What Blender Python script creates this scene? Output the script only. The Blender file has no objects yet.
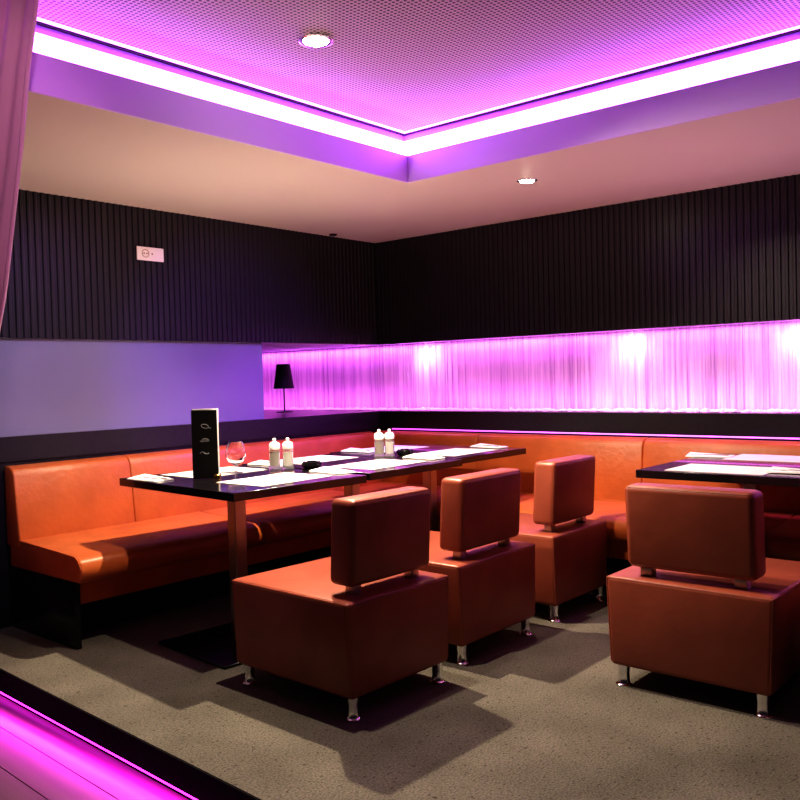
import bpy, bmesh, math, random
from mathutils import Vector, Matrix
random.seed(4)
PI = math.pi
COL = bpy.context.scene.collection
scene = bpy.context.scene

# ------------------------------------------------------------------ materials
def s2l(c):
    return tuple(((v/255)/12.92 if v/255 <= .04045 else ((v/255+.055)/1.055)**2.4) for v in c)
MATS = {}
def mat(name, col, rough=.5, metal=0, spec=.5, noise=None, bump=None, emis=None, estr=0, trans=0, coat=0, sheen=0):
    """noise=(scale, amount) colour mottling, bump=(scale, strength)"""
    m = bpy.data.materials.new(name); m.use_nodes = True
    nt = m.node_tree; b = nt.nodes['Principled BSDF']
    b.inputs['Base Color'].default_value = (*col, 1)
    b.inputs['Roughness'].default_value = rough
    b.inputs['Metallic'].default_value = metal
    b.inputs['Specular IOR Level'].default_value = spec
    b.inputs['Transmission Weight'].default_value = trans
    b.inputs['Coat Weight'].default_value = coat
    b.inputs['Sheen Weight'].default_value = sheen
    if emis:
        b.inputs['Emission Color'].default_value = (*emis, 1); b.inputs['Emission Strength'].default_value = estr
    tc = nt.nodes.new('ShaderNodeTexCoord')
    if noise:
        n = nt.nodes.new('ShaderNodeTexNoise'); n.inputs['Scale'].default_value = noise[0]; n.inputs['Detail'].default_value = 6
        nt.links.new(tc.outputs['Object'], n.inputs['Vector'])
        r = nt.nodes.new('ShaderNodeValToRGB')
        r.color_ramp.elements[0].position = .35; r.color_ramp.elements[1].position = .65
        r.color_ramp.elements[0].color = (*[c*(1-noise[1]) for c in col], 1)
        r.color_ramp.elements[1].color = (*[min(1, c*(1+noise[1])) for c in col], 1)
        nt.links.new(n.outputs['Fac'], r.inputs['Fac']); nt.links.new(r.outputs['Color'], b.inputs['Base Color'])
    if bump:
        n = nt.nodes.new('ShaderNodeTexNoise'); n.inputs['Scale'].default_value = bump[0]; n.inputs['Detail'].default_value = 4
        nt.links.new(tc.outputs['Object'], n.inputs['Vector'])
        bp = nt.nodes.new('ShaderNodeBump'); bp.inputs['Strength'].default_value = bump[1]; bp.inputs['Distance'].default_value = .01
        nt.links.new(n.outputs['Fac'], bp.inputs['Height']); nt.links.new(bp.outputs['Normal'], b.inputs['Normal'])
    MATS[name] = m
    return m

M_leather = mat('orange_leather', (.45, .118, .036), .42, spec=.45, noise=(5, .10), bump=(34, .22))
M_leather_c = mat('chair_leather', (.30, .084, .052), .40, spec=.5, noise=(6, .10), bump=(22, .13))
M_chrome = mat('chrome', (.8, .8, .82), .12, metal=1)
M_steel = mat('brushed_steel', (.50, .46, .44), .32, metal=1, bump=(200, .05))
M_blackgloss = mat('table_black', (.012, .010, .014), .18, spec=.8, coat=.4)
M_blackmat = mat('black_laminate', (.016, .013, .020), .45, noise=(30, .2))
M_ledge = mat('ledge_black', (.022, .018, .028), .30, noise=(40, .15))
M_soffit = mat('soffit_paint', (.66, .58, .50), .55, spec=.5, bump=(60, .03))
M_face = mat('cove_lit_paint', (.72, .56, .95), .5)  # paint tinted violet, part of the purple cove light put into its colour
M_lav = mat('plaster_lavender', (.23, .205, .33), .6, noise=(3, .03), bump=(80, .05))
M_shade = mat('lamp_black', (.008, .007, .010), .6)
M_white = mat('white_paper', (.82, .80, .76), .6)
M_linen = mat('white_linen', (.85, .84, .83), .8, bump=(300, .1))
M_socket = mat('socket_plastic', (.95, .86, .86), .4)
M_hole = mat('socket_hole', (.20, .09, .06), .5)
M_glass = mat('clear_glass', (1, 1, 1), .02, trans=1)
M_frost = mat('mill_glass', (.97, .97, .95), .04, trans=.88, spec=.8)
M_frost.node_tree.nodes['Principled BSDF'].inputs['IOR'].default_value = 1.15
M_cap = mat('mill_cap_white', (.88, .87, .85), .25)
M_pepper = mat('peppercorns', (.16, .09, .05), .8, noise=(220, .6), bump=(200, .6))
M_salt = mat('salt', (.88, .86, .82), .8, bump=(300, .3))
M_menu = mat('menu_black', (.012, .012, .012), .35)
M_gold = mat('brass_clip', (.75, .5, .15), .25, metal=1)
M_riser = mat('riser_dark', (.010, .009, .012), .95, spec=.1, noise=(60, .3), bump=(120, .3))
M_led = mat('magenta_led', (1, .5, 1), .5, emis=(.80, .10, 1), estr=1.6)
M_cove = mat('cove_glow', (1, .6, 1), .5, emis=(.58, .15, 1), estr=9)
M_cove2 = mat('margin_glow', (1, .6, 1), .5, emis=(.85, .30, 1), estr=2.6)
M_step = mat('step_led', (1, .5, 1), .5, emis=(1, .04, .95), estr=5)
M_bulb = mat('bulb_warm', (1, 1, .9), .5, emis=(1, .93, .72), estr=60)
M_pebble = mat('white_pebbles', (.85, .80, .85), .6, bump=(60, .3))

# ribbed wall: dark lacquer
M_rib = mat('ribbed_black', (.027, .024, .031), .34, spec=.6, bump=(12, .04))

def carpet_mat():
    m = mat('grey_carpet', (.2, .2, .18), .95, spec=.1, sheen=.15)
    nt = m.node_tree; b = nt.nodes['Principled BSDF']; L = nt.links
    tc = nt.nodes.new('ShaderNodeTexCoord')
    def N(scale, det=4):
        n = nt.nodes.new('ShaderNodeTexNoise'); n.inputs['Scale'].default_value = scale; n.inputs['Detail'].default_value = det
        L.new(tc.outputs['Object'], n.inputs['Vector']); return n
    def ramp(a, b_, c0, c1):
        r = nt.nodes.new('ShaderNodeValToRGB'); e = r.color_ramp.elements
        e[0].position, e[1].position = a, b_; e[0].color, e[1].color = (*c0, 1), (*c1, 1); return r
    n1 = N(3, 5); r1 = ramp(.3, .7, (.115, .106, .090), (.190, .175, .150)); L.new(n1.outputs['Fac'], r1.inputs['Fac'])
    n2 = N(140, 3); r2 = ramp(.35, .65, (.62, .62, .62), (1.25, 1.25, 1.25)); L.new(n2.outputs['Fac'], r2.inputs['Fac'])
    n3 = N(60, 2); r3 = ramp(.32, .37, (.45, .42, .42), (1, 1, 1)); L.new(n3.outputs['Fac'], r3.inputs['Fac'])
    def mul(a, c):
        x = nt.nodes.new('ShaderNodeMix'); x.data_type = 'RGBA'; x.blend_type = 'MULTIPLY'; x.inputs[0].default_value = 1
        L.new(a, x.inputs[6]); L.new(c, x.inputs[7]); return x.outputs[2]
    o = mul(mul(r1.outputs[0], r2.outputs[0]), r3.outputs[0])
    L.new(o, b.inputs['Base Color'])
    bp = nt.nodes.new('ShaderNodeBump'); bp.inputs['Strength'].default_value = .6; bp.inputs['Distance'].default_value = .006
    L.new(n2.outputs['Fac'], bp.inputs['Height']); L.new(bp.outputs['Normal'], b.inputs['Normal'])
    return m
M_carpet = carpet_mat()

def perforated_mat():
    m = mat('perforated_ceiling', (.6, .5, .5), .6)
    nt = m.node_tree; b = nt.nodes['Principled BSDF']; L = nt.links
    tc = nt.nodes.new('ShaderNodeTexCoord')
    sc = nt.nodes.new('ShaderNodeVectorMath'); sc.operation = 'SCALE'; sc.inputs[3].default_value = 1/.0185
    L.new(tc.outputs['Object'], sc.inputs[0])
    fr = nt.nodes.new('ShaderNodeVectorMath'); fr.operation = 'FRACTION'; L.new(sc.outputs[0], fr.inputs[0])
    sb = nt.nodes.new('ShaderNodeVectorMath'); sb.operation = 'SUBTRACT'; sb.inputs[1].default_value = (.5, .5, 0); L.new(fr.outputs[0], sb.inputs[0])
    sp = nt.nodes.new('ShaderNodeSeparateXYZ'); L.new(sb.outputs[0], sp.inputs[0])
    cb = nt.nodes.new('ShaderNodeCombineXYZ'); L.new(sp.outputs[0], cb.inputs[0]); L.new(sp.outputs[1], cb.inputs[1])
    ln = nt.nodes.new('ShaderNodeVectorMath'); ln.operation = 'LENGTH'; L.new(cb.outputs[0], ln.inputs[0])
    r = nt.nodes.new('ShaderNodeValToRGB'); e = r.color_ramp.elements
    e[0].position, e[1].position = .30, .38
    e[0].color, e[1].color = (.07, .035, .06, 1), (.62, .50, .50, 1)
    L.new(ln.outputs['Value'], r.inputs['Fac']); L.new(r.outputs[0], b.inputs['Base Color'])
    return m
M_perf = perforated_mat()

def plank_mat():
    m = mat('lower_wood', (.3, .2, .15), .45)
    nt = m.node_tree; b = nt.nodes['Principled BSDF']; L = nt.links
    tc = nt.nodes.new('ShaderNodeTexCoord')
    mp = nt.nodes.new('ShaderNodeMapping'); mp.inputs['Scale'].default_value = (30, 2, 1); L.new(tc.outputs['Object'], mp.inputs[0])
    n = nt.nodes.new('ShaderNodeTexNoise'); n.inputs['Scale'].default_value = 1; n.inputs['Detail'].default_value = 8; L.new(mp.outputs[0], n.inputs['Vector'])
    r = nt.nodes.new('ShaderNodeValToRGB'); r.color_ramp.elements[0].color = (.07, .045, .045, 1); r.color_ramp.elements[1].color = (.13, .09, .085, 1)
    L.new(n.outputs['Fac'], r.inputs['Fac']); L.new(r.outputs[0], b.inputs['Base Color'])
    return m
M_wood = plank_mat()

def string_mat():
    """pale ribbed, rain-streaked textured wall"""
    m = mat('string_wall', (.7, .6, .7), .55)
    nt = m.node_tree; b = nt.nodes['Principled BSDF']; L = nt.links
    tc = nt.nodes.new('ShaderNodeTexCoord')
    mp = nt.nodes.new('ShaderNodeMapping'); mp.inputs['Scale'].default_value = (1, 42, 1.3); L.new(tc.outputs['Object'], mp.inputs[0])
    n = nt.nodes.new('ShaderNodeTexNoise'); n.inputs['Scale'].default_value = 1; n.inputs['Detail'].default_value = 5; n.inputs['Roughness'].default_value = .7
    L.new(mp.outputs[0], n.inputs['Vector'])
    r = nt.nodes.new('ShaderNodeValToRGB'); e = r.color_ramp.elements
    e[0].position, e[1].position = .34, .62
    e[0].color, e[1].color = (.55, .44, .62, 1), (.88, .84, .88, 1)
    L.new(n.outputs['Fac'], r.inputs['Fac']); L.new(r.outputs[0], b.inputs['Base Color'])
    bp = nt.nodes.new('ShaderNodeBump'); bp.inputs['Strength'].default_value = .6; bp.inputs['Distance'].default_value = .01
    L.new(n.outputs['Fac'], bp.inputs['Height']); L.new(bp.outputs['Normal'], b.inputs['Normal'])
    return m
M_string = string_mat()

def curtain_mat():
    m = mat('curtain_cloth', (.62, .42, .46), .6, sheen=.4, bump=(90, .1))
    return m
M_curtain = curtain_mat()

# ------------------------------------------------------------------ mesh helpers
def link(name, bm, m, parent=None, smooth=True, angle=40):
    bmesh.ops.recalc_face_normals(bm, faces=bm.faces)
    me = bpy.data.meshes.new(name); bm.to_mesh(me); bm.free()
    o = bpy.data.objects.new(name, me); COL.objects.link(o)
    if isinstance(m, (list, tuple)):
        for x in m: me.materials.append(x)
    else: me.materials.append(m)
    if smooth:
        for p in me.polygons: p.use_smooth = True
        try: me.set_sharp_from_angle(angle=math.radians(angle))
        except Exception: pass
    if parent: o.parent = parent
    return o
def box_bm(bm, x0, x1, y0, y1, z0, z1, bev=0, seg=2, mi=0):
    t = bmesh.new()
    bmesh.ops.create_cube(t, size=1)
    bmesh.ops.scale(t, vec=(x1-x0, y1-y0, z1-z0), verts=t.verts)
    bmesh.ops.translate(t, vec=((x0+x1)/2, (y0+y1)/2, (z0+z1)/2), verts=t.verts)
    if bev: bmesh.ops.bevel(t, geom=t.edges[:], offset=bev, segments=seg, affect='EDGES', profile=.5)
    for f in t.faces: f.material_index = mi
    me = bpy.data.meshes.new('t'); t.to_mesh(me); t.free(); bm.from_mesh(me); bpy.data.meshes.remove(me)
def lathe_bm(bm, prof, c=(0, 0, 0), n=24, mi=0):
    rings = []
    for r, z in prof:
        rings.append([bm.verts.new((c[0]+r*math.cos(2*PI*i/n), c[1]+r*math.sin(2*PI*i/n), c[2]+z)) for i in range(n)] if r > 1e-6 else [bm.verts.new((c[0], c[1], c[2]+z))])
    for a, b in zip(rings, rings[1:]):
        for i in range(n):
            j = (i+1) % n
            if len(a) == 1 and len(b) == 1: continue
            if len(a) == 1: f = bm.faces.new((a[0], b[i], b[j]))
            elif len(b) == 1: f = bm.faces.new((a[i], a[j], b[0]))
            else: f = bm.faces.new((a[i], a[j], b[j], b[i]))
            f.material_index = mi
def tube_bm(bm, pts, r, n=8, mi=0):
    rings = []
    for k, p in enumerate(pts):
        p = Vector(p); a = Vector(pts[max(0, k-1)]); b = Vector(pts[min(len(pts)-1, k+1)])
        d = (b-a).normalized(); up = Vector((0, 0, 1)) if abs(d.z) < .9 else Vector((1, 0, 0))
        u = d.cross(up).normalized(); v = d.cross(u)
        rings.append([bm.verts.new(p+(u*math.cos(2*PI*i/n)+v*math.sin(2*PI*i/n))*r) for i in range(n)])
    for a, b in zip(rings, rings[1:]):
        for i in range(n):
            f = bm.faces.new((a[i], a[(i+1) % n], b[(i+1) % n], b[i])); f.material_index = mi
    for e in (rings[0], rings[-1]):
        f = bm.faces.new(e); f.material_index = mi
def prism_bm(prof, mapf, s0, s1, bev=.012, seg=3, ncut=0):
    """extrude a (u,z) profile from s0 to s1; mapf(u, s, z)->xyz"""
    bm = bmesh.new()
    a = [bm.verts.new(mapf(u, s0, z)) for u, z in prof]; b = [bm.verts.new(mapf(u, s1, z)) for u, z in prof]
    n = len(prof)
    bm.faces.new(a); bm.faces.new(b[::-1])
    for i in range(n): bm.faces.new((a[i], b[i], b[(i+1) % n], a[(i+1) % n]))
    bmesh.ops.recalc_face_normals(bm, faces=bm.faces)
    if bev:
        es = [e for e in bm.edges if e.calc_face_angle(0) > math.radians(35)]
        bmesh.ops.bevel(bm, geom=es, offset=bev, segments=seg, affect='EDGES', profile=.5)
    return bm
def tag(o, label=None, cat=None, group=None, kind=None):
    if label: o['label'] = label
    if cat: o['category'] = cat
    if group: o['group'] = group
    if kind: o['kind'] = kind
    return o
def empty(name, loc=(0, 0, 0), rz=0):
    o = bpy.data.objects.new(name, None); COL.objects.link(o); o.location = loc; o.rotation_euler = (0, 0, rz)
    o.empty_display_size = .1
    return o
def copy_tree(src, loc, rz=0, label=None):
    r = src.copy(); COL.objects.link(r); r.location = loc; r.rotation_euler = (0, 0, rz)
    if label: r['label'] = label
    def rec(s, d):
        for ch in list(s.children):
            c = ch.copy(); COL.objects.link(c); c.parent = d; rec(ch, c)
    rec(src, r)
    return r
def struct(name, bm, m, parent=None, smooth=False):
    o = link(name, bm, m, parent, smooth)
    if not parent: tag(o, kind='structure')
    return o
def S(name, boxes, m, parent=None):
    bm = bmesh.new()
    for b in boxes: box_bm(bm, *b)
    return struct(name, bm, m, parent)

# ------------------------------------------------------------------ constants (metres)
WX, WY = 4.80, 4.30          # faces of right wall and left wall
LZ = .955                    # top of ledge
PB = 1.452                   # underside of ribbed panels
CZ = 2.205                   # soffit
SX, SY = 3.44, 2.845         # coffer edge
HZ = 2.49                    # perforated ceiling

# ------------------------------------------------------------------ shell
# the platform edge runs a little out of square with the walls
EDGE = math.radians(-2.37)
def skew(o): o.matrix_world = Matrix.Translation((1.590, 2.17, 0)) @ Matrix.Rotation(EDGE, 4, 'Z') @ Matrix.Translation((-1.590, -2.17, 0)); return o
def ex(y): return 1.590+(y-2.17)*math.tan(-EDGE)
bm = bmesh.new()
pts = [(ex(-1.6), -1.6), (5.6, -1.6), (5.6, 4.5), (ex(4.5), 4.5)]
lo = [bm.verts.new((x, y, -.088)) for x, y in pts]; hi = [bm.verts.new((x, y, 0)) for x, y in pts]
bm.faces.new(lo[::-1]); bm.faces.new(hi)
for i in range(4): bm.faces.new((lo[i], lo[(i+1) % 4], hi[(i+1) % 4], hi[i]))
struct('floor', bm, M_carpet)
skew(S('trim_1', [(1.604, 1.66, -1.6, 4.50, -.20, -.0885)], M_riser))
bm = bmesh.new(); x = 1.60            # lower wooden floor: boards with gaps
while x > -1.2:
    box_bm(bm, x-.148, x-.004, -2.2, 4.6, -.2, -.124); x -= .148
box_bm(bm, -1.3, 1.7, -2.2, 4.6, -.24, -.195)
skew(struct('floor_lower', bm, M_wood))
skew(S('trim_2', [(1.580, 1.5895, -1.6, 4.45, -.094, .001)], M_riser))
skew(S('trim_3', [(1.588, 1.603, -1.5, 4.45, -.108, -.095)], M_step))

def ribbed(mapf, s0, s1, z0, z1, pitch=.038):
    bm = bmesh.new(); pts = []
    s = s0
    while s < s1-pitch*.5:
        pts += [(s, .0), (s+pitch*.46, .0), (s+pitch*.58, .008), (s+pitch*.88, .008)]; s += pitch
    pts.append((s1, 0))
    lo = [bm.verts.new(mapf(d, s, z0)) for s, d in pts]; hi = [bm.verts.new(mapf(d, s, z1)) for s, d in pts]
    for i in range(len(pts)-1): bm.faces.new((lo[i], lo[i+1], hi[i+1], hi[i]))
    # solid backing with underside
    bk = [bm.verts.new(mapf(-.05, s, z)) for s, z in ((s0, z0), (s1, z0), (s1, z1), (s0, z1))]
    bm.faces.new(bk)
    bm.faces.new(lo + [bk[1], bk[0]])
    return bm
WL = tag(empty('wall_left', (0, 0, 0)), kind='structure')
link('ribbed_panel', ribbed(lambda d, s, z: (s, WY-d, z), .6, WX, PB, CZ), M_rib, WL, False)
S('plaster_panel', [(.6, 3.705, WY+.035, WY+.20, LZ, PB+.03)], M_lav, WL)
S('base_panel', [(.6, WX+.1, WY+.01, WY+.06, 0, .83)], M_blackmat, WL)
WR = tag(empty('wall_right', (0, 0, 0)), kind='structure')
link('ribbed_panel', ribbed(lambda d, s, z: (WX-d, s, z), -1.6, WY, PB, CZ), M_rib, WR, False)
S('textured_panel', [(WX+.15, WX+.22, -1.6, 6.4, LZ-.01, PB+.06)], M_string, WR)
S('base_panel', [(WX+.01, WX+.06, -1.6, WY, 0, .83)], M_blackmat, WR)
S('wall_back', [(3.70, WX+.15, 6.3, 6.4, LZ-.01, PB+.06)], M_lav)
# underside of the niche behind the ribbed panels
S('trim_4', [(3.705, WX+.15, WY+.05, 6.4, PB+.001, PB+.05), (WX+.05, WX+.15, -1.6, WY+.05, PB+.001, PB+.05)], M_face)
# ledge running round both walls, deep behind the left corner
S('trim_5', [(.6, 3.705, WY, WY+.20, .83, LZ), (3.705, WX+.22, WY, 6.4, .83, LZ), (WX, WX+.22, -1.6, WY, .83, LZ)], M_ledge)

# ceiling: soffit (L), vertical coffer face, lit cove, perforated field
CE = tag(empty('ceiling', (0, 0, 0)), kind='structure')
S('soffit', [(.3, WX+.25, SY+.012, 6.4, CZ, CZ+.05), (SX+.012, WX+.25, -1.6, SY+.012, CZ, CZ+.05)], M_soffit, CE)
S('coffer_face', [(.3, SX+.012, SY, SY+.012, CZ, CZ+.135), (SX, SX+.012, -1.6, SY, CZ, CZ+.135)], M_face, CE)
D = .11
S('light_band', [(.3, SX+D, SY+D, SY+D+.02, CZ+.10, CZ+.250), (SX+D, SX+D+.02, -1.6, SY+D, CZ+.10, CZ+.250)], M_cove, CE)
S('cove_back', [(.3, SX+D+.05, SY+D+.021, SY+D+.05, CZ+.05, HZ+.01), (SX+D+.021, SX+D+.05, -1.6, SY+D, CZ+.05, HZ+.01),
                (.3, SX+D, SY+D, SY+D+.02, CZ+.252, HZ), (SX+D, SX+D+.02, -1.6, SY+D, CZ+.252, HZ)], M_face, CE)
S('perforated_field', [(.3, SX+D-.022, -1.6, SY+D-.022, HZ, HZ+.03)], M_perf, CE)
S('shadow_gap', [(.3, SX+D-.001, SY+D-.020, SY+D-.001, HZ-.006, HZ+.03), (SX+D-.020, SX+D-.001, -1.6, SY+D-.020, HZ-.006, HZ+.03)], M_shade, CE)
S('glow_line', [(.3, SX+D-.024, SY+D-.050, SY+D-.024, HZ-.002, HZ-.0005), (SX+D-.050, SX+D-.024, -1.6, SY+D-.050, HZ-.002, HZ-.0005)], M_cove2, CE)  # emissive strip standing in for the brightly lit margin of the perforated ceiling

# LED line below the right ledge
S('trim_6', [(WX-.004, WX+.006, -1.6, WY-.12, .821, .829)], M_led)

# white pebbles/fluff at foot of textured wall
bm = bmesh.new()
for i in range(620):
    y = -1.2+i*.012+random.uniform(-.004, .004); r = random.uniform(.010, .020)
    t = bmesh.new(); bmesh.ops.create_icosphere(t, subdivisions=1, radius=r)
    bmesh.ops.scale(t, vec=(1, random.uniform(.9, 1.6), random.uniform(.6, 1)), verts=t.verts)
    bmesh.ops.translate(t, vec=(WX+.085+random.uniform(-.012, .012), y, LZ+r*.55), verts=t.verts)
    me = bpy.data.meshes.new('t'); t.to_mesh(me); t.free(); bm.from_mesh(me); bpy.data.meshes.remove(me)
tag(link('pebbles', bm, M_pebble), 'row of small white pebbles along the foot of the glowing textured wall', 'pebbles', kind='stuff')

# thin strings hanging in front of textured wall
bm = bmesh.new(); y = 6.2
while y > -1.2:
    y -= random.choice((.022, .03, .045, .07, .11)) if random.random() < .85 else .30
    w = random.uniform(.0012, .0024); xx = WX+.135+random.uniform(-.008, .008)
    box_bm(bm, xx-w, xx+w, y-w, y+w, LZ+.001, PB)
tag(link('string_curtain', bm, mat('string_thread', (.50, .38, .55), .6), None, False), 'curtain of fine vertical strings hanging in front of the glowing wall niche', 'string curtain', kind='stuff')

# ------------------------------------------------------------------ banquette
B = tag(empty('corner_banquette', (2.0, 4.2, 0)), 'long corner banquette in orange leather running along both walls under the black ledge', 'banquette')
def rel(f):  # world -> local of B (no rotation)
    return lambda u, s, z: tuple(Vector(f(u, s, z))-Vector((2.0, 4.2, 0)))
fl = rel(lambda u, s, z: (s, WY-u, z)); fr = rel(lambda u, s, z: (WX-u, s, z))
backp = [(.006, .415), (.145, .415), (.105, .765), (.085, .800), (.05, .812), (.006, .812)]
seatp = [(.03, .310), (.685, .310), (.705, .335), (.710, .375), (.695, .412), (.66, .430), (.10, .452), (.03, .452)]
skirt = [(.56, .20), (.625, .20), (.632, .309), (.56, .309)]
plin = [(.05, 0), (.40, 0), (.40, .309), (.05, .309)]
lb = [1.972, 2.62, 3.70, 4.655]
for a, b in zip(lb, lb[1:]): link('back_cushion', prism_bm(backp, fl, a, b, .010), M_leather, B)
rb_ = [4.29, 3.35, 2.17, 1.0, -.2, -1.4]
for a, b in zip(rb_, rb_[1:]): link('back_cushion', prism_bm(backp, fr, b, a, .010), M_leather, B)
for a, b in zip([1.975, 3.05, 4.14], [3.05, 4.14]): link('seat_cushion', prism_bm(seatp, fl, a, b, .012), M_leather, B)
for a, b in zip([4.25, 3.56, 2.44, 1.32, .1, -1.4], [3.56, 2.44, 1.32, .1, -1.4]): link('seat_cushion', prism_bm([(q-.055 if q > .5 else q, z) for q, z in seatp], fr, b, a, .012), M_leather, B)
link('skirt', prism_bm(skirt, fl, 2.012, 4.17, .004), M_leather, B)
link('skirt', prism_bm([(q-.055, z) for q, z in skirt], fr, -1.4, 3.66, .004), M_leather, B)
link('plinth', prism_bm(plin, fl, 2.012, 4.40, 0), M_blackmat, B, False)
link('plinth', prism_bm(plin, fr, -1.4, 3.89, 0), M_blackmat, B, False)
bm = bmesh.new(); bx = Vector((2.0, 4.2, 0))
box_bm(bm, 1.985-2.0, 2.010-2.0, WY-.635-4.2, WY-.005-4.2, 0, .309, .003)
tag(link('end_panel', bm, mat('panel_gloss', (.012, .012, .014), .2), B), 'glossy black end panel below the seat')
# piping seams on the seat's open end
bm = bmesh.new()
tube_bm(bm, [tuple(fl(u, 1.978, z)) for u, z in ((.10, .449), (.3, .441), (.5, .434), (.655, .427), (.69, .408), (.703, .375))], .004, 6)
link('piping', bm, M_leather, B)

# ------------------------------------------------------------------ lounge chair (faces +Y in local space, origin at rear centre on the floor)
def make_chair():
    r = empty('lounge_chair')
    W, Dp = .60, .66
    bm = b_ = bmesh.new()
    box_bm(bm, -W/2, W/2, 0, Dp, .080, .422, .018, 4)
    for v in b_.verts: v.co.x *= 1-.045*max(0, (.42-v.co.z)/.34)
    b = link('seat_block', bm, M_leather_c, r)
    bm = bmesh.new()     # piping round the rear and side edges
    h = W/2-.006
    tube_bm(bm, [(-h, .006, .414), (-h, Dp-.006, .414)], .0042, 6)
    tube_bm(bm, [(h, .006, .414), (h, Dp-.006, .414)], .0042, 6)
    tube_bm(bm, [(-h, .006, .414), (h, .006, .414)], .0042, 6)
    for s in (-1, 1): tube_bm(bm, [(s*h*.957, .006, .095), (s*h, .006, .414)], .0042, 6)
    link('piping', bm, M_leather_c, b)
    # upright back pad, slightly raked
    bm = bmesh.new()
    box_bm(bm, -.232, .232, 0, .125, .458, .772, .024, 4)
    for v in bm.verts: v.co.y += .038-(v.co.z-.458)*.06
    bk = link('backrest', bm, M_leather_c, r)
    bm = bmesh.new()
    def rk(z): return .038-(z-.458)*.06
    for s in (-1, 1):
        tube_bm(bm, [(s*.224, .010+rk(.48), .480), (s*.224, .010+rk(.755), .755)], .0038, 6)
    tube_bm(bm, [(-.215, .008+rk(.763), .763), (.215, .008+rk(.763), .763)], .0038, 6)
    link('piping', bm, M_leather_c, bk)
    for s in (-1, 1):
        bm = bmesh.new(); box_bm(bm, s*.17-.022, s*.17+.022, .070, .112, .418, .48, .003)
        link('bracket', bm, M_steel, r)
        for yy in (.034, Dp-.045):
            bm = bmesh.new()
            lathe_bm(bm, [(0, .0), (.031, .0), (.031, .005), (.024, .009), (.0215, .014), (.0205, .05), (.024, .092), (0, .092)], (s*(W/2-.052), yy, 0), 20)
            link('leg', bm, M_chrome, r)
    return r
chair = make_chair()
tag(chair, 'brick leather lounge chair seen from behind, nearest of the three at the long table', 'chair', 'armless leather lounge chairs')
chair.location = (2.396, 2.062, 0); chair.rotation_euler.z = math.radians(-1.5); chair.scale = (.94, 1, 1)
for x, y, rz, sx, l in ((3.112, 2.108, 0, 1.0, 'brick leather lounge chair, the middle one of the three along the long table'),
                        (3.852, 2.112, 0, .92, 'brick leather lounge chair at the far end of the long table'),
                        (3.000, 1.238, -90, 1.04, 'orange-brown leather lounge chair at the right, its whole back lit, facing the right table'),
                        (3.045, .528, -90, 1.0, 'leather lounge chair cut off by the right edge of the photo')):
    copy_tree(chair, (x, y, 0), math.radians(rz), l).scale = (sx, 1, 1)

# ------------------------------------------------------------------ tables (local: x width .755, y depth 1.05, origin on floor at centre)
def make_table():
    r = empty('pedestal_table')
    bm = bmesh.new(); box_bm(bm, -.370, .370, -.475, .475, .705, .74, .002, 1)
    link('tabletop', bm, M_blackgloss, r)
    bm = bmesh.new(); box_bm(bm, -.031, .031, -.031, .031, .012, .704, .003, 1)
    link('post', bm, M_steel, r)
    bm = bmesh.new(); box_bm(bm, -.12, .12, -.12, .12, .697, .7045)
    link('mounting_plate', bm, M_shade, r)
    bm = bmesh.new(); box_bm(bm, -.27, .27, -.27, .27, 0, .013, .003, 1)
    link('base_plate', bm, mat('base_steel', (.05, .05, .055), .3, metal=1), r)
    return r
tb = make_table()
tag(tb, 'black table of the long row, nearest the left, with the tall black menu on it', 'table', 'black pedestal tables')
T1 = (2.595, 3.217); T2 = (3.369, 3.235); T3 = (4.112, 3.300)
tb.scale.z = 1.016; tb.location = (*T1, 0); tb.rotation_euler.z = math.radians(-4)
for o in tb.children:
    if o.name.startswith(('post', 'base_plate', 'mounting')): o.location = (-.085, -.08, 0)
copy_tree(tb, (*T2, 0), 0, 'black table in the middle of the long row of three')
copy_tree(tb, (*T3, 0), 0, 'black table at the right end of the long row, white napkin on its end')
TR = (4.15, 1.365)
copy_tree(tb, (*TR, 0), -PI/2, 'lone black table right, behind the lit orange chair')
for o in bpy.data.objects:
    if o.name.startswith('pedestal_table') and abs(o.rotation_euler.z) > 1:   # right-hand tables stand the other way round
        o.rotation_euler.z = 0
        for c in o.children:
            if c.name.startswith('tabletop'): c.rotation_euler.z = PI/2
            elif not c.name.startswith('tabletop'): c.location = (-.03, 0, 0)

TZ = .7523
# ------------------------------------------------------------------ things on the tables
bm = bmesh.new(); box_bm(bm, -.215, .215, -.155, .155, 0, .0016)
pm = link('placemat', bm, M_white, None, False)
tag(pm, 'white paper placemat at the front of the left table, beside the brandy glass', 'placemat', 'white paper placemats')
pm.location = (2.605, 2.985, TZ); pm.rotation_euler.z = math.radians(2)
for (x, y, rz, l) in ((2.66, 3.50, 0, 'white paper placemat at the back of the left table, behind the tall menu'),
                      (3.33, 3.010, 2, 'white paper placemat at the front of the middle table of the row'),
                      (3.36, 3.53, -1, 'white paper placemat at the back of the middle table of the row'),
                      (4.08, 3.060, 1, 'white paper placemat at the front of the far table of the row'),
                      (4.10, 3.60, 1, 'white paper placemat at the back of the far table of the row'),
                      ):
    copy_tree(pm, (x, y, TZ), math.radians(rz), l)
copy_tree(pm, (3.87, 1.40, TZ), PI/2, 'lilac-lit placemat on the near side of the separate right table')
copy_tree(pm, (4.44, 1.35, TZ), PI/2, 'lilac-lit placemat on the wall side of the separate right table')

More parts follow.
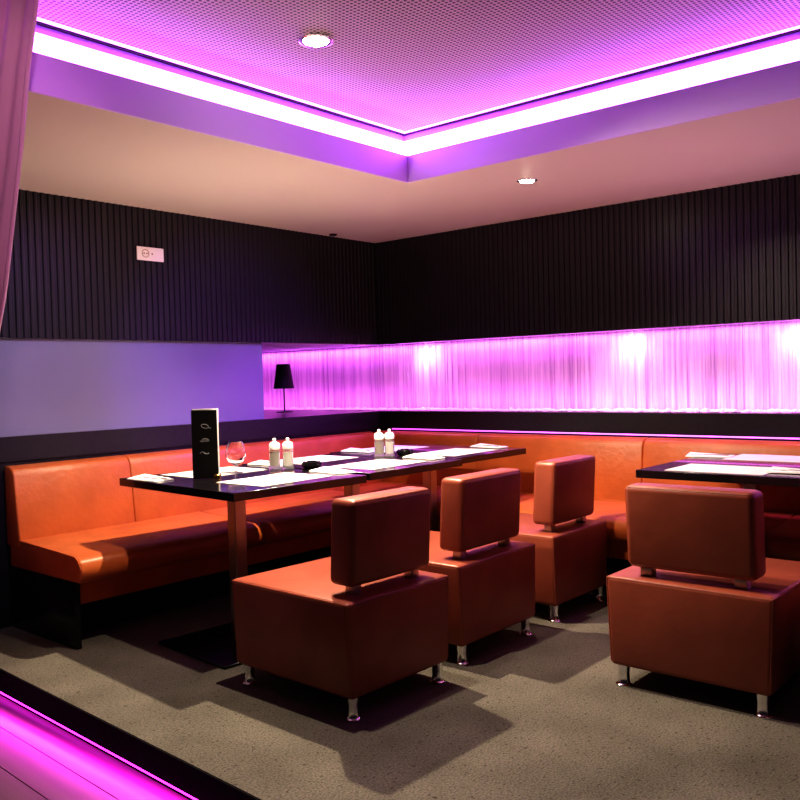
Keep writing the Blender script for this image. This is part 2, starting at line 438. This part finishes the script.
def make_napkin():
    bm = bmesh.new()
    for k in range(2): box_bm(bm, -.052+.003*k, .052-.0015*k, -.115+.004*k, .115-.002*k, .0034*k, .0034*k+.0029, .0012, 1)
    # slightly turned up corner
    for v in bm.verts:
        d = max(0, (v.co.x+.01)/.05)*max(0, (v.co.y-.05)/.06); v.co.z += .009*d
    return link('folded_napkin', bm, M_linen)
def make_knife():
    bm = bmesh.new()
    box_bm(bm, -.006, .006, -.095, -.005, 0, .004, .0015, 1)
    vs = [(-.007, -.005), (.007, -.005), (.010, .03), (.009, .075), (0, .098), (-.006, .085), (-.0065, .02)]
    a = [bm.verts.new((x, y, .001)) for x, y in vs]; b = [bm.verts.new((x, y, .0026)) for x, y in vs]
    bm.faces.new(a); bm.faces.new(b)
    for i in range(7): bm.faces.new((a[i], a[(i+1) % 7], b[(i+1) % 7], b[i]))
    return link('table_knife', bm, M_chrome)
def make_fork():
    bm = bmesh.new()
    tube_bm(bm, [(0, -.095, .002), (0, -.02, .004), (0, .03, .0035)], .0032, 6)
    vs = [(-.004, .03), (.004, .03), (.011, .045), (.011, .058), (-.011, .058), (-.011, .045)]
    a = [bm.verts.new((x, y, .002)) for x, y in vs]; b = [bm.verts.new((x, y, .0036)) for x, y in vs]
    bm.faces.new(a); bm.faces.new(b)
    for i in range(6): bm.faces.new((a[i], a[(i+1) % 6], b[(i+1) % 6], b[i]))
    for k in range(4):
        x = -.0095+k*.0063; box_bm(bm, x-.0014, x+.0014, .056, .094, .002, .0036)
    return link('table_fork', bm, M_chrome)
NK = [(2.300, 3.520, 2, 'at the left end of the long row of tables'),
      (2.945, 2.960, -5, 'at the front between the left and middle tables'),
      (3.050, 3.540, 6, 'at the back behind the brandy glass and shakers'),
      (3.690, 2.990, -4, 'at the front between the middle and far tables'),
      (3.850, 3.62, 5, 'at the back of the far table of the row'),
      (4.425, 3.060, -6, 'at the far right end of the long row'),
      (4.40, 1.665, 8, 'on the left end of the separate right table'),
      (3.860, 1.090, 3, 'on the right table near the photo edge')]
nk = kn = fk = None
for i, (x, y, rz, w) in enumerate(NK):
    a = math.radians(rz); l = ('white folded napkin ' + w, 'steel knife on the napkin ' + w, 'steel fork on the napkin ' + w)
    zz = TZ+(.0018 if i in (5, 7, 3, 4) else .0003)
    if i == 0:
        nk, kn, fk = make_napkin(), make_knife(), make_fork()
        tag(nk, l[0], 'napkin', 'folded white napkins'); tag(kn, l[1], 'knife', 'knives on the napkins'); tag(fk, l[2], 'fork', 'forks on the napkins')
        T = (nk, kn, fk)
    else: T = (copy_tree(nk, (0, 0, 0), 0, l[0]), copy_tree(kn, (0, 0, 0), 0, l[1]), copy_tree(fk, (0, 0, 0), 0, l[2]))
    for o, dx, dz in zip(T, (0, .018, -.016), (0, .0068, .0068)):
        o.location = (x+dx*math.cos(a), y+dx*math.sin(a), zz+dz); o.rotation_euler.z = a+(0 if dx == 0 else .05*(1 if dx > 0 else -1))

# shakers
def make_shaker(name, fill, pep):
    r = empty(name)
    bm = bmesh.new()
    lathe_bm(bm, [(0, 0), (.026, 0), (.027, .008), (.0235, .016), (.0225, .10), (.021, .112), (.019, .112), (.0195, .10), (.020, .02), (0, .018)], n=20)
    link('glass_body', bm, M_frost, r)
    bm = bmesh.new(); lathe_bm(bm, [(0, .019), (.0192, .0205), (.0192, .094 if pep else .088), (0, .096 if pep else .089)], n=16)
    link('contents', bm, fill, r)
    bm = bmesh.new(); lathe_bm(bm, [(.0225, .106), (.0240, .110), (.0235, .132), (.019, .141), (.008, .147), (.006, .152), (.0085, .158), (.006, .164), (0, .166)], n=20)
    link('cap', bm, M_cap, r)
    return r
PP = make_shaker('pepper_mill', M_pepper, True); SS = make_shaker('salt_mill', M_salt, False)
tag(PP, 'clear pepper mill beside the brandy glass on the left table', 'pepper mill', 'pepper mills'); PP.location = (2.885, 3.305, TZ); PP.scale = SS.scale = (1.18, 1.18, .97)
tag(SS, 'clear salt mill beside the brandy glass on the left table', 'salt mill', 'salt mills'); SS.location = (2.936, 3.262, TZ)
copy_tree(PP, (3.620, 3.255, TZ), 0, 'clear pepper mill on the middle table, further from the brandy glass')
copy_tree(SS, (3.672, 3.222, TZ), 0, 'clear salt mill on the middle table, further from the brandy glass')

# ashtray: ribbed dark bowl with rests
def make_ashtray():
    bm = bmesh.new()
    lathe_bm(bm, [(0, 0), (.036, 0), (.044, .006), (.047, .026), (.043, .034), (.036, .033), (.034, .012), (0, .009)], n=32)
    for i, v in enumerate(bm.verts):
        a = math.atan2(v.co.y, v.co.x)
        if v.co.z > .02: v.co.z -= .007*max(0, math.cos(4*a))**4
    for k in range(10):
        a = 2*PI*k/10
        tube_bm(bm, [(.0455*math.cos(a), .0455*math.sin(a), .006), (.049*math.cos(a), .049*math.sin(a), .027)], .003, 6)
    return link('ashtray', bm, mat('ashtray_black', (.006, .006, .008), .25, spec=.7))
ash = make_ashtray(); tag(ash, 'small black ashtray right of the shakers on the left table', 'ashtray', 'black ashtrays')
ash.location = (3.040, 3.200, TZ)
copy_tree(ash, (3.800, 3.215, TZ), 0, 'small black ashtray right of the shakers further down the row')

# brandy glass
bm = bmesh.new()
lathe_bm(bm, [(0, 0), (.034, .001), (.034, .003), (.012, .006), (.0045, .012), (.0045, .034), (.012, .040), (.036, .056), (.050, .082), (.051, .100), (.043, .132), (.034, .155),
              (.0325, .155), (.0415, .131), (.0492, .100), (.0482, .083), (.034, .058), (.010, .044), (0, .042)], n=32)
g = link('brandy_glass', bm, M_glass); g.location = (2.690, 3.370, TZ)
tag(g, 'empty round brandy glass on a short stem between the black menu and the shakers', 'glass')

# tall black menu holder with white pages edge
MN = empty('menu_holder', (2.458, 3.298, TZ), math.radians(-47))
tag(MN, 'tall black menu standing upright on the left table with white script marks down its cover', 'menu')
bm = bmesh.new(); box_bm(bm, -.058, .058, -.016, -.0125, .002, .322, .0015, 1); box_bm(bm, -.058, .058, .0125, .016, .002, .322, .0015, 1); box_bm(bm, -.060, -.056, -.016, .016, .002, .322, .0015, 1)
link('cover', bm, M_menu, MN)
bm = bmesh.new()
for k in range(6): box_bm(bm, -.055, .0600+.0012*math.sin(k*2), -.012+k*.004, -.0088+k*.004, .006, .327)
link('pages', bm, M_white, MN)
bm = bmesh.new(); box_bm(bm, .035, .066, -.019, .019, 0, .022, .003, 1)
link('clip', bm, M_gold, MN)
M_emb = mat('emblem_white', (.62, .62, .62), .4)
def sq(bm, pts, r=.0011): tube_bm(bm, [(x, -.0164, z) for x, z in pts], r, 5)
bm = bmesh.new(); sq(bm, [(.002+.017*math.cos(t), .247+.009*math.sin(t)-.003*math.cos(t)) for t in [i*.35 for i in range(16)]]+[(.024, .240), (.030, .236)])
link('emblem', bm, M_emb, MN)
bm = bmesh.new(); sq(bm, [(-.022, .176), (-.014, .180), (-.010, .173), (-.002, .184), (.002, .174), (.009, .182), (.014, .175), (.020, .180), (.012, .187), (-.002, .189), (-.012, .186)], .0013)
link('emblem', bm, M_emb, MN)
bm = bmesh.new(); sq(bm, [(-.024, .120), (-.016, .128), (-.006, .126), (.0, .119), (.010, .117), (.018, .123)], .0013)
link('emblem', bm, M_emb, MN)

# ------------------------------------------------------------------ lamp on the ledge
LP = empty('table_lamp', (4.515, 5.04, LZ)); tag(LP, 'small black table lamp with tapered shade on the ledge in the pink niche corner', 'lamp')
bm = bmesh.new(); lathe_bm(bm, [(0, 0), (.065, 0), (.065, .006), (.012, .010), (0, .010)], n=28); link('base', bm, M_shade, LP)
bm = bmesh.new(); lathe_bm(bm, [(0, .008), (.0055, .008), (.0055, .30), (0, .30)], n=10); link('pole', bm, M_shade, LP)
bm = bmesh.new(); lathe_bm(bm, [(.080, .185), (.052, .375), (.050, .375), (.078, .185), (.080, .185)], n=32)
link('lamp_shade', bm, M_shade, LP)

# ------------------------------------------------------------------ socket plate
SK = empty('socket_plate', (2.848, WY-.014, 1.905)); tag(SK, 'white double socket plate mounted on the left ribbed black wall', 'socket')
bm = bmesh.new(); box_bm(bm, -.088, .088, -.010, 0, 0, .078, .003, 2); link('plate', bm, M_socket, SK)
bm = bmesh.new()
ring = [(.0215*math.cos(t)-.034, -.0105, .040+.0215*math.sin(t)) for t in [2*PI*i/24 for i in range(25)]]
tube_bm(bm, ring, .0018, 5)
t = bmesh.new()
for sx in (-.043, -.025): box_bm(bm, sx-.004, sx+.004, -.0115, -.010, .036, .044)
link('outlet', bm, mat('outlet_tan', (.42, .22, .18), .5), SK)
bm = bmesh.new(); box_bm(bm, .006, .014, -.0115, -.010, .036, .044, .001, 1); link('indicator', bm, M_hole, SK)

# ------------------------------------------------------------------ downlights
def downlight(name, loc, r, label, mbulb):
    e = empty(name, loc); tag(e, label, 'downlight', 'recessed ceiling spotlights')
    bm = bmesh.new(); lathe_bm(bm, [(r*.82, -.001), (r*1.1, -.001), (r*1.1, -.007), (r*.95, -.010), (r*.82, -.007), (r*.82, -.001)], n=28)
    link('trim_ring', bm, M_chrome, e)
    bm = bmesh.new(); lathe_bm(bm, [(0, -.0015), (r*.80, -.0015), (r*.80, -.008), (r*.62, -.013), (r*.3, -.017), (0, -.018)], n=24)
    link('bulb', bm, mbulb, e)
    return e
DL1 = (2.325, 2.357, HZ); DL2 = (3.845, 2.382, CZ)
downlight('downlight', DL1, .060, 'bright round downlight set in the perforated ceiling', M_bulb)
downlight('downlight', DL2, .048, 'small bright downlight in the plain lower ceiling above the ribbed right wall', M_bulb)
e = empty('smoke_sensor', (4.27, 4.215, CZ)); tag(e, 'tiny dark round sensor on the lower ceiling near the wall corner', 'sensor')
bm = bmesh.new(); lathe_bm(bm, [(0, -.012), (.022, -.011), (.028, -.004), (.028, -.0005), (0, -.0005)], n=20); link('housing', bm, M_shade, e)

# ------------------------------------------------------------------ curtain at left
bm = bmesh.new()
# control: z -> plan position of free edge
edge = [(2.47, 2.425), (2.19, 2.535), (1.96, 2.60), (1.76, 2.67), (1.51, 2.755), (1.36, 2.83), (1.1, 2.98), (.8, 3.1), (.5, 3.16), (.02, 3.18)]
def ey(z):
    for (z1, y1), (z0, y0) in zip(edge, edge[1:]):
        if z0 <= z <= z1: return y0+(y1-y0)*(z-z0)/(z1-z0)
    return edge[0][1] if z > edge[0][0] else edge[-1][1]
NZ, NF = 40, 90
g = []
for i in range(NZ+1):
    z = .02+(HZ-.01-.02)*i/NZ
    row = []
    for j in range(NF+1):
        t = j/NF
        yy = ey(z)+.045+t*.62; fold = .028*math.sin(t*46+.6*math.sin(z*1.4))*(.5+.5*min(1, t*5))+.012*math.sin(t*97)
        row.append(bm.verts.new((1.30-.12*t+fold, yy, z)))
    g.append(row)
for i in range(NZ):
    for j in range(NF): bm.faces.new((g[i][j], g[i][j+1], g[i+1][j+1], g[i+1][j]))
cu = link('curtain', bm, M_curtain, None, True, 180)
md = cu.modifiers.new('s', 'SOLIDIFY'); md.thickness = .004
for v in cu.data.vertices: v.co.z -= 0
tag(cu, 'pinkish draped curtain hanging at the far left edge of the room', 'curtain')

# ------------------------------------------------------------------ lights
def spot(name, loc, tgt, power, col, size=60, blend=.3, r=.03):
    l = bpy.data.lights.new(name, 'SPOT'); l.energy = power; l.color = col; l.spot_size = math.radians(size); l.spot_blend = blend; l.shadow_soft_size = r
    o = bpy.data.objects.new(name, l); COL.objects.link(o); o.location = loc
    o.rotation_euler = (Vector(tgt)-Vector(loc)).to_track_quat('-Z', 'Y').to_euler(); return o
def area(name, loc, tgt, power, col, sx, sy, spread=180):
    l = bpy.data.lights.new(name, 'AREA'); l.energy = power; l.color = col; l.shape = 'RECTANGLE'; l.size = sx; l.size_y = sy; l.spread = math.radians(spread)
    o = bpy.data.objects.new(name, l); COL.objects.link(o); o.location = loc
    o.rotation_euler = (Vector(tgt)-Vector(loc)).to_track_quat('-Z', 'Y').to_euler(); return o
WARM = (1, .80, .60); PINK = (1, .22, .95)
spot('spot_table', (2.88, 2.95, CZ-.01), (2.75, 2.6, 0), 270, (1, .84, .60), 140, .8, .018)
spot('spot_coffer', (DL1[0], DL1[1], HZ-.04), (2.6, 1.3, 0), 130, (1, .86, .66), 135, .5, .02)
spot('spot_soffit', (DL2[0], DL2[1], CZ-.04), (3.7, 2.3, 0), 32, (1, .84, .68), 130, .7, .02)
spot('table_bounce', (2.7, 3.3, .95), (2.6, 3.3, 3), 30, (1, .85, .72), 160, .8, 0)  # added upward spot without a fixture, imitates light bounced off the linens
spot('table_bounce', (4.0, 1.4, .95), (3.9, 1.4, 3), 20, (1, .62, .84), 160, .8, 0)  # same added bounce over the right table
spot('wall_violet_fill', (3.0, 2.2, 2.15), (3.45, 4.3, 1.25), 130, (.38, .16, 1), 50, .8, .03)  # added spot, no fixture, turns the plaster panel violet near the niche
spot('wall_fill', (1.7, 2.5, 2.05), (2.1, 4.3, 1.2), 75, (.74, .76, 1), 60, .9, .05)  # added fill without a fixture, brightens the left of the plaster panel
spot('curtain_pink_fill', (.5, .9, 2.3), (1.25, 2.9, 1.9), 68, (1, .50, .82), 36, .8, .05)  # added pink fill from the camera side, only there to lift the curtain
area('niche_top', (WX+.10, 2.3, PB-.01), (WX+.135, 2.3, LZ), 15, (.95, .20, 1), 8.0, .03)
area('niche_low', (WX+.02, 2.4, LZ+.035), (WX+.13, 2.4, LZ+.10), 9, (1, .20, .97), 7.8, .03)
for y in (2.33, 1.36, 3.95): spot('niche_spot', (WX+.02, y, PB-.02), (WX+.15, y-.02, 1.10), 4.5, (1, .50, .95), 160, 1, .03)
spot('corner_violet_fill', (4.3, 2.9, 2.12), (3.65, 4.1, .55), 130, (.46, .09, 1), 62, .9, .04)  # added violet fill for the banquette corner and tabletops, no fixture behind it
area('step_wash', (1.560, 1.2, -.088), (1.44, 1.2, -.24), 30, (1, .03, .90), 5.6, .012)

# ------------------------------------------------------------------ world + camera
w = bpy.data.worlds.new('World'); scene.world = w; w.use_nodes = True
w.node_tree.nodes['Background'].inputs[0].default_value = (.75, .50, .62, 1); w.node_tree.nodes['Background'].inputs[1].default_value = .02

yaw, pitch, roll, fpx = 7.06682969e-01, -2.57502047e-02, -2.61835669e-02, 861.1
f = Vector((math.cos(pitch)*math.cos(yaw), math.cos(pitch)*math.sin(yaw), math.sin(pitch)))
r0 = f.cross(Vector((0, 0, 1))).normalized(); u0 = r0.cross(f)
c_, s_ = math.cos(roll), math.sin(roll)
r = c_*r0+s_*u0; u = -s_*r0+c_*u0
cam = bpy.data.cameras.new('Camera'); co = bpy.data.objects.new('Camera', cam); COL.objects.link(co)
Mx = Matrix((r, u, -f)).transposed().to_4x4(); Mx.translation = Vector((0, 0, 1.2)); co.matrix_world = Mx
cam.sensor_width = 36; cam.lens = fpx/800*36; cam.clip_start = .05
scene.camera = co
scene.view_settings.view_transform = 'Standard'
scene.view_settings.look = 'High Contrast'
scene.view_settings.exposure = -.12
